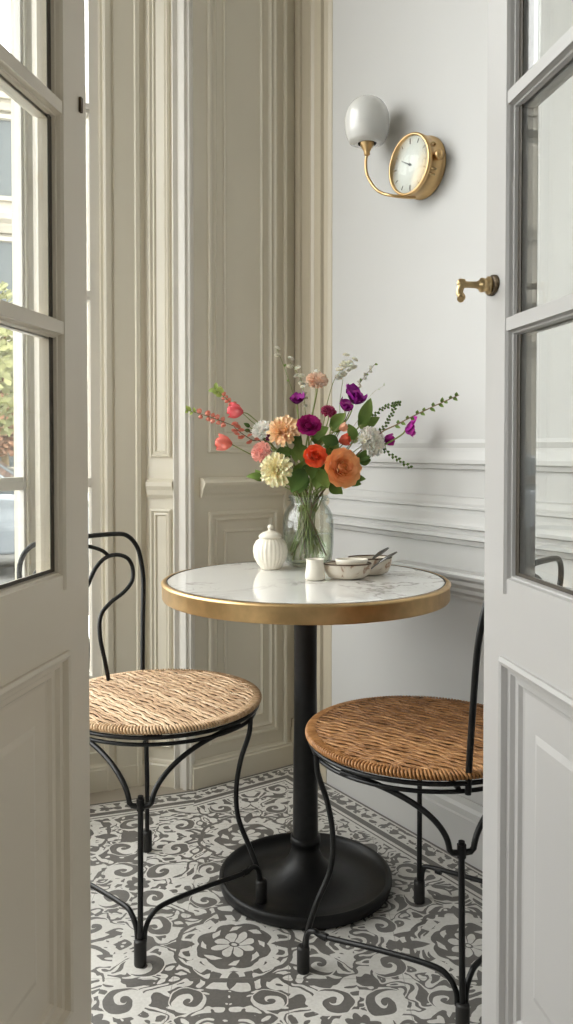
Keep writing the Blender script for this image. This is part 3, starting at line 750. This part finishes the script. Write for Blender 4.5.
def bloom(mb, c, d, R, kind):
    M = zto(d); c = V(c)
    if kind == 'dahlia':
        rings = 7
        for k in range(rings):
            q = k/(rings-1); n = int(6+11*q); a1 = radians(10+88*q); L = R*(.45+.58*q)
            for i in range(n):
                petal(mb, M, c-M @ V((0, 0, .12*R)), R*.05, L*random.uniform(.9, 1.06), R*(.14+.06*q), radians(6+60*q), a1+random.uniform(-.12, .12), .5, 2*pi*(i+.5*(k % 2))/n+random.uniform(-.1, .1), ruf=.25)
    elif kind == 'rose':
        rings = 10
        for k in range(rings):
            q = k/(rings-1); n = 3+int(3.2*q); a0 = radians(8+40*q); a1 = radians(-25+112*q)
            for i in range(n):
                petal(mb, M, c-M @ V((0, 0, .35*R)), R*(.05+.16*q), R*(.55+.42*q), R*(.26+.42*q), a0, a1, .38-.25*q, 2*pi*i/n+k*.9+random.uniform(-.15, .15), nl=7, nw=6, ruf=.07*q)
    elif kind == 'carnation':
        rings = 7
        for k in range(rings):
            q = k/(rings-1); n = 6+int(8*q)
            for i in range(n):
                petal(mb, M, c-M @ V((0, 0, .2*R)), R*.05, R*(.6+.4*q), R*.30, radians(5+50*q), radians(5+85*q), .3, 2*pi*i/n+k*.7+random.uniform(-.2, .2), nw=6, ruf=.42)
    elif kind == 'bud':
        for k in range(3):
            n = 3+k
            for i in range(n):
                petal(mb, M, c-M @ V((0, 0, .95*R)), R*(.05+.05*k), R*(2.05-.12*k), R*(.52+.10*k), radians(36+10*k), radians(-46+26*k), .45, 2*pi*i/n+k*.8+random.uniform(-.2, .2), nl=8, nw=6, ruf=.08*k)
    elif kind == 'sweetpea':
        for (az, L, W, b0, b1) in ((1.57, 1.15, .75, 30, 70), (.5, .95, .55, 20, 80), (2.6, .95, .55, 25, 75), (4.2, .8, .5, 30, 60), (5.2, .8, .5, 15, 50), (1.0, .7, .4, 0, 20), (2.4, .7, .4, 5, 15)):
            petal(mb, M, c-M @ V((0, 0, .3*R)), R*.06, R*L, R*W, radians(b0), radians(b1), .3, az+random.uniform(-.2, .2), ruf=.15)
def leaf(mb, base, d, L, W, up=None, droop=.4, fold=.2):
    base = V(base); d = V(d).normalized(); s = d.cross(up or V((0, 0, 1)))
    s = s.normalized() if s.length > .05 else V((1, 0, 0)); u = s.cross(d)
    vs = []; at_ = []
    n = 8
    for i in range(n+1):
        t = i/n; w_ = W*sin(pi*(t**.8))**.8 if 0 < t < 1 else .0003
        p = base+d*L*t-u*droop*L*t*t
        for j in (-1, -.5, 0, .5, 1): vs.append(p+s*w_*j+u*fold*w_*abs(j)); at_.append(.05+.9*t)
    fs = [(i*5+j, i*5+j+1, (i+1)*5+j+1, (i+1)*5+j) for i in range(n) for j in range(4)]
    mb.add(vs, fs, True, at_)
rnd = random.Random(11)
def stem_path(tip, bend=None, k=0):
    a = k*2.399; q = rnd.uniform(.2, 1); w_ = a+pi+rnd.uniform(-1.3, 1.3); foot = VC+V((cos(a)*.050*q, sin(a)*.046*q, rnd.uniform(.014, .05))); neck = VC+V((cos(w_)*.036*rnd.random()**.5, sin(w_)*.030, .178))
    up = neck+V(((tip.x-VC.x)*.30, (tip.y-VC.y)*.3, (tip.z-neck.z)*.45))
    pts = [foot, (foot+neck)/2+V((0, 0, .0)), neck, up]+([V(bend)] if bend is not None else [])+[V(tip)]
    return smooth(pts, 6)
HEART = V((.059, 2.262, .99))
FL = []   # (kind, px, py, dY, R, inner, outer, name, label, cat)
def col(*a): return lin(*a)
FL = [
 ('dahlia', 277, 470, -.085, .043, col(232, 214, 120), col(246, 238, 200), 'cream_dahlia', 'large pale cream yellow ruffled bloom at lower left of the bouquet'),
 ('dahlia', 284, 431, -.055, .042, col(246, 158, 92), col(255, 222, 180), 'peach_dahlia', 'large peach ruffled bloom above the pale cream one'),
 ('rose', 343, 468, -.085, .048, col(238, 120, 52), col(255, 190, 132), 'orange_rose', 'largest bright orange rose at lower right of the bouquet'),
 ('rose', 315.5, 456, -.095, .029, col(186, 44, 18), col(248, 104, 62), 'red_rose', 'small red-orange rose at the centre of the bouquet'),
 ('rose', 309, 425, -.075, .030, col(92, 8, 62), col(168, 30, 112), 'burgundy_ranunculus', 'deep burgundy magenta bloom between peach and red flowers'),
 ('carnation', 261.5, 452, -.05, .024, col(250, 160, 150), col(255, 196, 184), 'pink_carnation', 'light salmon pink frilled flower left of the peach bloom'),
 ('carnation', 262, 430, -.02, .024, col(250, 246, 228), col(255, 253, 246), 'white_carnation', 'small white frilled flower behind the peach bloom'),
 ('carnation', 371, 442, -.04, .035, col(246, 238, 208), col(255, 252, 242), 'white_stock', 'white clustered bloom on the right side of the bouquet'),
 ('carnation', 317, 381, .0, .025, col(248, 190, 152), col(255, 226, 204), 'blush_carnation', 'pale peach frilled flower on a tall stem'),
 ('bud', 235, 411, -.02, .021, col(226, 84, 92), col(244, 112, 120), 'pink_rosebud', 'upper coral pink rosebud at the far left'),
 ('bud', 223.5, 443, -.03, .022, col(240, 120, 104), col(248, 142, 128), 'coral_rosebud', 'lower coral rosebud at the far left'),
 ('sweetpea', 297, 401, -.01, .020, col(104, 14, 92), col(142, 36, 130), 'violet_sweet_pea', 'small violet blossom above the peach bloom'),
 ('sweetpea', 355, 399, -.01, .032, col(118, 16, 116), col(156, 38, 150), 'purple_sweet_pea', 'largest bright purple blossom in the upper right of the bouquet'),
 ('sweetpea', 346, 408, -.04, .020, col(128, 16, 110), col(158, 40, 142), 'magenta_sweet_pea', 'small magenta blossom just below the largest purple one'),
 ('sweetpea', 409, 429.5, -.03, .027, col(148, 24, 128), col(176, 44, 152), 'purple_tulip_bud', 'outer purple bud on the right branch'),
 ('bud', 389, 440, -.01, .016, col(140, 18, 112), col(168, 36, 138), 'purple_bud', 'small round purple bud beside the white clustered bloom'),
 ('carnation', 328.5, 412, .0, .018, col(160, 30, 84), col(196, 78, 122), 'rose_pink_flower', 'small dusky pink flower behind the burgundy bloom'),
 ('bud', 345, 440, -.03, .016, col(208, 66, 44), col(224, 92, 66), 'red_bud', 'small red bud just above the largest orange rose'),
 ('bud', 343.5, 427.5, -.03, .012, col(240, 150, 110), col(246, 180, 146), 'peach_bud', 'tiny peach bud above the small red bud'),
 ('carnation', 270, 436, -.03, .013, col(120, 30, 84), col(148, 50, 110), 'plum_flower', 'tiny plum flower tucked beside the white frilled one'),
]
for k, (kind, px, py, dY, R, ci, co, nm, lab) in enumerate(FL):
    c = at(px, py, VC.y+dY)
    d = (c-HEART); d.y *= .6; d = d.normalized()
    d = (d*.75+V((0, -1, .12))*(1.0 if kind in ('rose', 'dahlia', 'carnation') else .35)).normalized()
    if kind == 'bud' or px == 409: d = (V((c.x-VC.x, -.02, .02 if py > 428 and px > 250 else .03))).normalized() if abs(c.x-VC.x) > .06 else V((0, -.4, 1)).normalized()
    root = empty(nm, c); tag(root, lab, 'flower', 'cut flowers in the vase')
    b = MB(); bloom(b, c, d, R*{'rose': .98, 'dahlia': 1.06, 'sweetpea': 1.35, 'bud': 1.12, 'carnation': 1.2}[kind], kind); b.build('bloom', mat_petal(nm+'_petal', ci, co), root)
    s = MB(); base = c-d*R*(.9 if kind == 'bud' else .3)
    bend = c-d*R*1.2+V((0, 0, -.02)) if kind != 'bud' else c-d*.05+V((0, 0, -.012))
    tube(s, stem_path(base, bend, k), .0022 if R > .022 else .0016, 6); s.build('stem', STEM, root)
    if kind == 'bud':
        l = MB(); 
        for i in range(4):
            a = i*pi/2; Mz = zto(d); leaf(l, base, Mz @ V((cos(a)*.7, sin(a)*.7, .8)), R*.9, R*.2, droop=-.1)
        l.build('sepal', LEAF, root)

# sprigs: path of pixels, small buds or leaves along them
def sprig(nm, lab, cat, pts, rad, stem_mat, bits, k, group='cut flowers in the vase'):
    P = [at(px, py, VC.y+dy) for px, py, dy in pts]
    root = empty(nm, P[0]); tag(root, lab, cat, group)
    a = k*2.399; q = rnd.uniform(.2, 1); w_ = a+pi+rnd.uniform(-1.3, 1.3); foot = VC+V((cos(a)*.050*q, sin(a)*.046*q, rnd.uniform(.014, .05))); neck = VC+V((cos(w_)*.033*rnd.random()**.5, sin(w_)*.030, .178))
    path = smooth([foot, neck]+P, 8); s = MB(); n = len(path)
    tube(s, path, [rad*(1.15-.7*i/n) for i in range(n)], 6); s.build('stem', stem_mat, root)
    bits(root, smooth(P, 10)); return root
def berries(mat_, n, r, t0=.0, t1=1, name='blossom'):
    def f(root, path):
        for i in range(n):
            t = t0+(t1-t0)*i/max(1, n-1); p = path[min(len(path)-1, int(t*(len(path)-1)))]
            for sg in (-1, 1):
                q = p+V((rnd.uniform(-.3, .3)*r, rnd.uniform(-.5, .5)*r, sg*r*.95)); mb = MB()
                bloom(mb, q, V((rnd.uniform(-.6, .6), -.5, sg)), r*rnd.uniform(.8, 1.15), 'carnation' if r > .0075 else 'bud'); mb.build(name, mat_, root)
    return f
def leaflets(L, W, n, t0=.15, t1=1, mat_=LEAF, spread=.9):
    def f(root, path):
        for i in range(n):
            t = t0+(t1-t0)*i/max(1, n-1); ii = min(len(path)-2, int(t*(len(path)-1))); p = path[ii]; tg = (path[ii+1]-path[ii]).normalized()
            sg = 1 if i % 2 else -1; sd_ = tg.cross(V((0, 1, 0))).normalized()
            mb = MB(); leaf(mb, p, tg*.7+sd_*sg*spread+V((0, rnd.uniform(-.5, .3), 0)), L*rnd.uniform(.7, 1.2), W, up=V((0, -1, .2)), droop=.1); mb.build('leaf', mat_, root)
    return f
CORAL = mat_petal('coral_blossom', lin(206, 88, 70), lin(236, 150, 128)); IVORY = mat_petal('ivory_blossom', lin(232, 224, 164), lin(255, 252, 238))
LIME = mat_petal('lime_bud', lin(130, 150, 70), lin(176, 190, 110))
def both(*fs):
    def f(root, path):
        for g in fs: g(root, path)
    return f
sprig('quince_branch', 'lowest coral-blossomed twig reaching to the far left', 'branch', [(268, 444, 0), (238, 428, -.02), (210, 417, -.02), (186, 410, -.01)], .0018, STEMB, both(berries(CORAL, 5, .0075, .52, .80), leaflets(.014, .004, 5, .88, 1, LIME)), 21)
sprig('quince_branch', 'short twig of coral blossoms tucked between the two rosebuds', 'branch', [(266, 446, -.02), (252, 440, -.04), (240, 432, -.05), (234, 427, -.05)], .0018, STEMB, berries(CORAL, 5, .0085, .2, 1), 22)
sprig('quince_branch', 'upper coral-budded twig tipped green behind the pink rosebud', 'branch', [(266, 436, .02), (250, 420, .02), (230, 402, .02), (214, 388, .02)], .0016, STEM, both(berries(CORAL, 4, .006, .62, .82), leaflets(.018, .006, 8, .84, 1, LIME)), 23)
sprig('orchid_sprig', 'leftmost tall sprig with ivory blossoms above the bouquet', 'branch', [(300, 440, .02), (296, 405, .03), (286, 372, .03), (277, 349, .03)], .0013, STEM, both(berries(IVORY, 1, .009, .99, 1), leaflets(.010, .003, 4, .4, .9)), 24)
sprig('orchid_sprig', 'second tall sprig with the most ivory blossoms, left of the blush flower', 'branch', [(308, 440, .01), (305, 410, .01), (302, 382, .01), (290, 362, .01)], .0013, STEM, berries(IVORY, 5, .010, .45, 1), 25)
sprig('orchid_sprig', 'arched sprig of ivory blossoms upper right of the blush flower', 'branch', [(322, 430, .02), (328, 400, .02), (337, 375, .02), (354, 363, .02)], .0014, STEM, berries(IVORY, 4, .010, .72, 1), 26)
sprig('orchid_sprig', 'highest ivory blossom sprig right of the blush flower', 'branch', [(336, 430, .04), (340, 400, .04), (343, 378, .04), (345, 359, .04)], .0012, STEM, berries(IVORY, 2, .011, .8, 1), 27)
sprig('orchid_sprig', 'thin sprig of tiny ivory buds leaning right behind the purple blossom', 'branch', [(350, 410, .02), (356, 390, .02), (365, 376, .02), (376, 363, .02)], .0016, STEMB, both(berries(IVORY, 4, .0055, .3, .85), leaflets(.009, .003, 5, .4, 1)), 28)
sprig('orchid_sprig', 'slender ivory tipped stem right beside the blush flower', 'branch', [(312, 440, -.01), (313, 415, -.01), (315, 395, 0), (316, 372, .01)], .0012, STEM, berries(IVORY, 1, .007, .98, 1), 29)
sprig('leafy_branch', 'longest brown twig with tiny leaves reaching far right', 'branch', [(372, 440, -.02), (398, 424, -.08), (430, 408, -.15), (459, 395, -.22)], .0024, STEMB, leaflets(.014, .0045, 16, .3, 1, LEAF), 30)
sprig('fern_sprig', 'upper feathery green sprig on the right behind the purple blossoms', 'branch', [(360, 432, .03), (374, 415, .03), (388, 406, .03), (401, 403, .03)], .0014, STEM, leaflets(.009, .0035, 22, .2, 1, LEAFD), 31)
sprig('fern_sprig', 'middle feathery green sprig curving up beside the white cluster', 'branch', [(372, 438, .02), (383, 428, .02), (390, 418, .02), (395, 407, .02)], .0013, STEM, leaflets(.009, .0035, 16, .2, 1, LEAFD), 32)
sprig('fern_sprig', 'lowest feathery green sprig drooping at the right', 'branch', [(375, 445, -.02), (388, 453, -.03), (399, 460, -.03), (411, 468, -.03)], .0014, STEM, leaflets(.009, .0035, 16, .15, 1, LEAFD), 33)
sprig('grass_stem', 'bare pale thin grass stem leaning right above the fern sprigs', 'branch', [(358, 420, .05), (366, 402, .05), (374, 392, .05), (385, 385, .05)], .0007, simple('straw', lin(170, 160, 130), .7), leaflets(.006, .001, 2, .8, 1, LIME), 34)
# broad leaves: one foliage stem each
BL = [(366, 412, -.02, .35, .9, .075, .018, 'tall upright broad leaf right of the purple blossoms'), (330, 440, -.06, -.9, .25, .05, .016, 'mid-green leaf between burgundy and red flowers'),
      (255, 476, -.05, -1, .05, .045, .010, 'narrow green leaf poking out at lower left'), (298, 480, -.09, -.4, -.75, .07, .022, 'dark broad leaf over the left of the vase neck'),
      (324, 478, -.09, .3, -.6, .055, .020, 'dark broad leaf hanging over the centre of the vase neck'), (356, 478, -.05, 1, .0, .05, .013, 'green leaf poking out right below the orange rose'),
      (300, 452, -.06, .2, -.8, .05, .018, 'mid leaf between cream bloom and red rose'), (327, 472, -.07, -.2, -.8, .05, .018, 'dark leaf left of the big orange rose'),
      (338, 420, -.02, .8, .8, .05, .018, 'broad leaf behind the small red bud'), (366, 455, -.05, .7, .5, .04, .014, 'dark leaf right of the big orange rose'),
      (300, 470, -.05, .5, .9, .05, .018, 'leaf behind the red-orange rose'), (285, 452, -.04, .9, .1, .05, .016, 'leaf between the peach and cream blooms'),
      (290, 478, -.07, -.6, -.6, .05, .017, 'leaf under the right edge of the cream bloom'), (312, 470, -.08, .1, -.9, .045, .016, 'leaf directly under the red-orange rose'),
      (334, 449, -.05, .5, .7, .04, .014, 'small leaf between the red-orange and big orange roses'), (297, 440, -.06, .3, -.8, .045, .014, 'leaf below the burgundy bloom'),
      (352, 432, -.03, -.3, .9, .045, .015, 'leaf left of the white clustered bloom'), (336, 488, -.08, .7, -.5, .045, .015, 'leaf under the big orange rose'),
      (320, 432, -.03, .8, .5, .05, .017, 'mid-green leaf right of the burgundy bloom'), (247, 425, -.01, -.8, .6, .02, .006, 'tiny leaf under the pink rosebud')]
for k, (px, py, dY, dx, dz, L, W, lab) in enumerate(BL):
    p = at(px, py, VC.y+dY); d = V((dx, -.25, dz)).normalized(); base = p-d*L*.5
    root = empty('foliage_stem', p); tag(root, lab, 'leaf', 'leafy stems in the vase')
    mb = MB(); leaf(mb, base, d, L, W, up=V((.2, -1, .3)), droop=.18, fold=.25)
    for q in range(2):
        dd = (d+V((rnd.uniform(-.7, .7), rnd.uniform(-.2, .3), rnd.uniform(-.5, .6)))).normalized(); leaf(mb, base+V((0, .015, -.01)), dd, L*.8, W*.9, up=V((0, -1, .3)), droop=.2)
    mb.build('leaf', LEAFD if k % 2 else LEAF, root)
    s = MB(); tube(s, stem_path(base, None, 40+k), .0017, 6); s.build('stem', STEM, root)

# ------------------------------------------------------------------ outside: street, cars, tree, facade
GZ = -.45
M_ROAD = simple('asphalt', lin(104, 103, 101), .8, var=.08, scale=3); M_PAVE = simple('pavement', lin(196, 192, 184), .8, var=.05)
w = MB(); box(w, (-40, -20, GZ-.1), (-1.9, 45, GZ)); 
road = w.build('street', M_ROAD); tag(road, kind='structure')
M_FAC = simple('pale_stone', lin(168, 161, 148), .85, var=.1, scale=1.2); M_WIN = simple('dark_window', lin(70, 76, 78), .4, var=.1)
bd = empty('town_house', (-8, 20, GZ)); tag(bd, 'pale stone town house with cornices across the street', 'building')
fO = frame(P2(-16, 17.0), P2(.94, .34), P2(.34, -.94))
w = MB(); slab(w, fO, 0, 20, GZ, 10.0, -6, 0)
for z in (3.4, 6.3, 9.4): hmould(w, fO, -.1, 20.1, [(z, 0), (z, .12), (z+.12, .16), (z+.2, .30), (z+.32, .36), (z+.36, .30), (z+.40, 0)])
w.build('facade', M_FAC, bd)
for iz, z in enumerate((.6, 4.2, 7.1)):
    for i in range(9):
        s0 = 1.0+i*2.15
        f = MB(); ringprof(f, fO, s0-.12, s0+1.12, z-.12, z+1.92, [(0, 0), (0, .10), (.10, .12), (.12, .02)]); slab(f, fO, s0+.46, s0+.54, z, z+1.8, .01, .05)
        hmould(f, fO, s0-.25, s0+1.25, [(z+2.0, 0), (z+2.0, .15), (z+2.12, .26), (z+2.16, 0)])
        o = f.build('window_surround', M_FAC, bd); g = MB(); slab(g, fO, s0, s0+1.0, z, z+1.8, .0, .012); g.build('window_glass', M_WIN, o)
def car(c, ang, colr, label, L=4.2):
    c = V(c); root = empty('parked_car', c); tag(root, label, 'car', 'cars parked in the street')
    d = V((cos(ang), sin(ang), 0)); n = V((-sin(ang), cos(ang), 0))
    fr = lambda x, y, z: c+d*x+n*y+V((0, 0, z))
    low = [(-2.1, .30), (-2.12, .55), (-2.0, .82), (-1.75, .95), (-1.1, 1.0), (.85, .98), (1.6, .86), (2.0, .72), (2.12, .5), (2.08, .28)]
    def loft(prof, hw, tum=0.0):
        mb = MB(); n_ = len(prof); ys = [-hw, -hw*.93, hw*.93, hw]; vs = []
        for k, y in enumerate(ys):
            for (x, z) in prof:
                e_ = (.03 if k in (0, 3) else 0); vs.append(fr(x*(1-e_*.5), y, z-(e_ if z > .6 else 0)))
        fs = [(k*n_+i, k*n_+(i+1) % n_, (k+1)*n_+(i+1) % n_, (k+1)*n_+i) for k in range(3) for i in range(n_)]
        mb.add(vs, fs+[tuple(range(n_)), tuple(range(4*n_-1, 3*n_-1, -1))], False); return mb
    paint = simple('car_paint', colr, .25, .4, var=.02, coat=1)
    bd_ = loft(low, .86).build('body', paint, root, recalc=True, bevel=.03)
    cab = [(-1.85, .93), (-1.35, 1.36), (-.9, 1.45), (.2, 1.44), (.55, 1.34), (1.15, .93)]
    loft(cab, .70).build('greenhouse', simple('car_glass', lin(70, 76, 80), .08, var=.05), root, recalc=True, bevel=.03)
    mb = loft([(-1.25, 1.40), (-.9, 1.475), (.2, 1.465), (.50, 1.38), (.2, 1.43), (-.9, 1.44)], .66); mb.build('roof', paint, root, recalc=True)
    for sx in (-1.3, 1.3):
        for sy in (-1, 1):
            wh = MB(); p0 = fr(sx, sy*.80, .32); lathe(wh, p0, [(0, .10), (.18, .10), (.20, .07), (.31, .06), (.32, .03), (.32, -.08), (0, -.08)], 28, M=zto(n*sy)); wh.build('wheel', M_RUBBER, root)
            hb = MB(); lathe(hb, p0, [(0, .115), (.16, .11), (.18, .09)], 20, M=zto(n*sy)); hb.build('hubcap', M_STEEL, root)
    for sy in (-1, 1):
        hl = MB(); lathe(hl, fr(2.02, sy*.6, .66), [(0, .09), (.07, .07), (.12, 0)], 16, M=zto(d)); hl.build('headlight', M_DIAL, root)
def gp(px, py, Y): p = at(px, py, Y); return (p.x, p.y, GZ)
ang_c = atan2(.9, -.45)
car(gp(-60, 560, 10.2), radians(15), lin(112, 118, 124), 'nearer blue-grey car parked outside the left window')
car(gp(-40, 520, 14.0), radians(17), lin(150, 152, 154), 'pale grey car parked further off below the tree')
def tree(c, h, r, mat_, label, seed):
    R_ = random.Random(seed); c = V(c); root = empty('street_tree', c); tag(root, label, 'tree')
    t_ = MB(); tube(t_, smooth([c, c+V((.05, 0, h*.3)), c+V((-.05, .05, h*.6)), c+V((.05, 0, h*.8))], 5), [.11*(1-.6*i/15) for i in range(16)], 8)
    for i in range(12):
        a = R_.uniform(0, 6.28); z0 = h*R_.uniform(.35, .7); q = V((cos(a)*r*.8, sin(a)*r*.8, z0+h*.2))
        tube(t_, [c+V((0, 0, z0)), c+V((0, 0, z0))*.5+V((0, 0, 0))+((q)-V((0, 0, 0)))*.5+c*0-c*.5+V((0, 0, .1))+c*.0 if False else c+V((q.x*.5, q.y*.5, (z0+q.z)/2+.1)), c+q], [.04, .025, .01], 5)
    t_.build('trunk', STEMB, root)
    l = MB()
    for i in range(2600):
        while True:
            p = V((R_.uniform(-1, 1), R_.uniform(-1, 1), R_.uniform(-1, 1)))
            if .25 < p.length < 1: break
        p = c+V((p.x*r, p.y*r, h*.68+p.z*h*.32)); a = R_.uniform(0, 6.28); e_ = R_.uniform(-.9, .9); sz = R_.uniform(.06, .13)
        u = V((cos(a)*cos(e_), sin(a)*cos(e_), sin(e_)))*sz; v_ = u.orthogonal().normalized()*sz*.6
        l.add([p-u, p-v_, p+u, p+v_], [(0, 1, 2, 3)])
    l.build('foliage', mat_, root)
tree(gp(4, 560, 18.0), 3.6, 1.0, simple('rust_leaves', lin(150, 112, 86), .7, var=.25, scale=4), 'rust brown leafed street tree beyond the parked cars', 3)
tree(gp(-45, 560, 12.8), 4.2, 1.5, simple('olive_leaves', lin(128, 128, 84), .7, var=.25, scale=4), 'olive leafed street tree left of the rust brown one', 5)

# ------------------------------------------------------------------ light
wd = bpy.data.worlds.new('overcast_sky'); SC.world = wd; wd.use_nodes = True; nt = wd.node_tree; bg = nt.nodes['Background']
tc = nt.nodes.new('ShaderNodeTexCoord'); sp = nt.nodes.new('ShaderNodeSeparateXYZ'); nt.links.new(tc.outputs['Generated'], sp.inputs[0])
z = N(nt, sp.outputs[2]); nt.links.new(ramp(nt, z, [(.0, (.74, .75, .76)), (.4, (1, .995, .985))]), bg.inputs[0]); bg.inputs[1].default_value = 5.0
def portal(name, fr, s0, s1, z0, z1, n):
    ld = bpy.data.lights.new(name, 'AREA'); ld.shape = 'RECTANGLE'; ld.size = s1-s0; ld.size_y = z1-z0; ld.cycles.is_portal = True
    o = bpy.data.objects.new(name, ld); COL.objects.link(o); c = fr((s0+s1)/2, (z0+z1)/2, -.2)
    Mx = zto(-n).to_4x4(); Mx.translation = c; o.matrix_world = Mx
portal('sky_portal', fL, oL0, oL1, .32, 3.42, nL); portal('sky_portal', fS, .8, 2.9, .5, 2.7, P2(1, 0)); portal('sky_portal', fW, oW0, oW1, .3, 2.8, nW)
sl = bpy.data.lights.new('sun', 'SUN'); sl.energy = 0.0; sl.angle = radians(20); sl.color = (1, .95, .86)

SC.cycles.max_bounces = 12; SC.cycles.diffuse_bounces = 7; SC.cycles.transparent_max_bounces = 24; SC.cycles.glossy_bounces = 6
SC.cycles.sample_clamp_indirect = 8; SC.cycles.caustics_reflective = False; SC.cycles.caustics_refractive = False
SC.view_settings.view_transform = 'Standard'; SC.view_settings.look = 'None'; SC.view_settings.gamma = 1; SC.view_settings.use_curve_mapping = False
SC.view_settings.exposure = 0.64
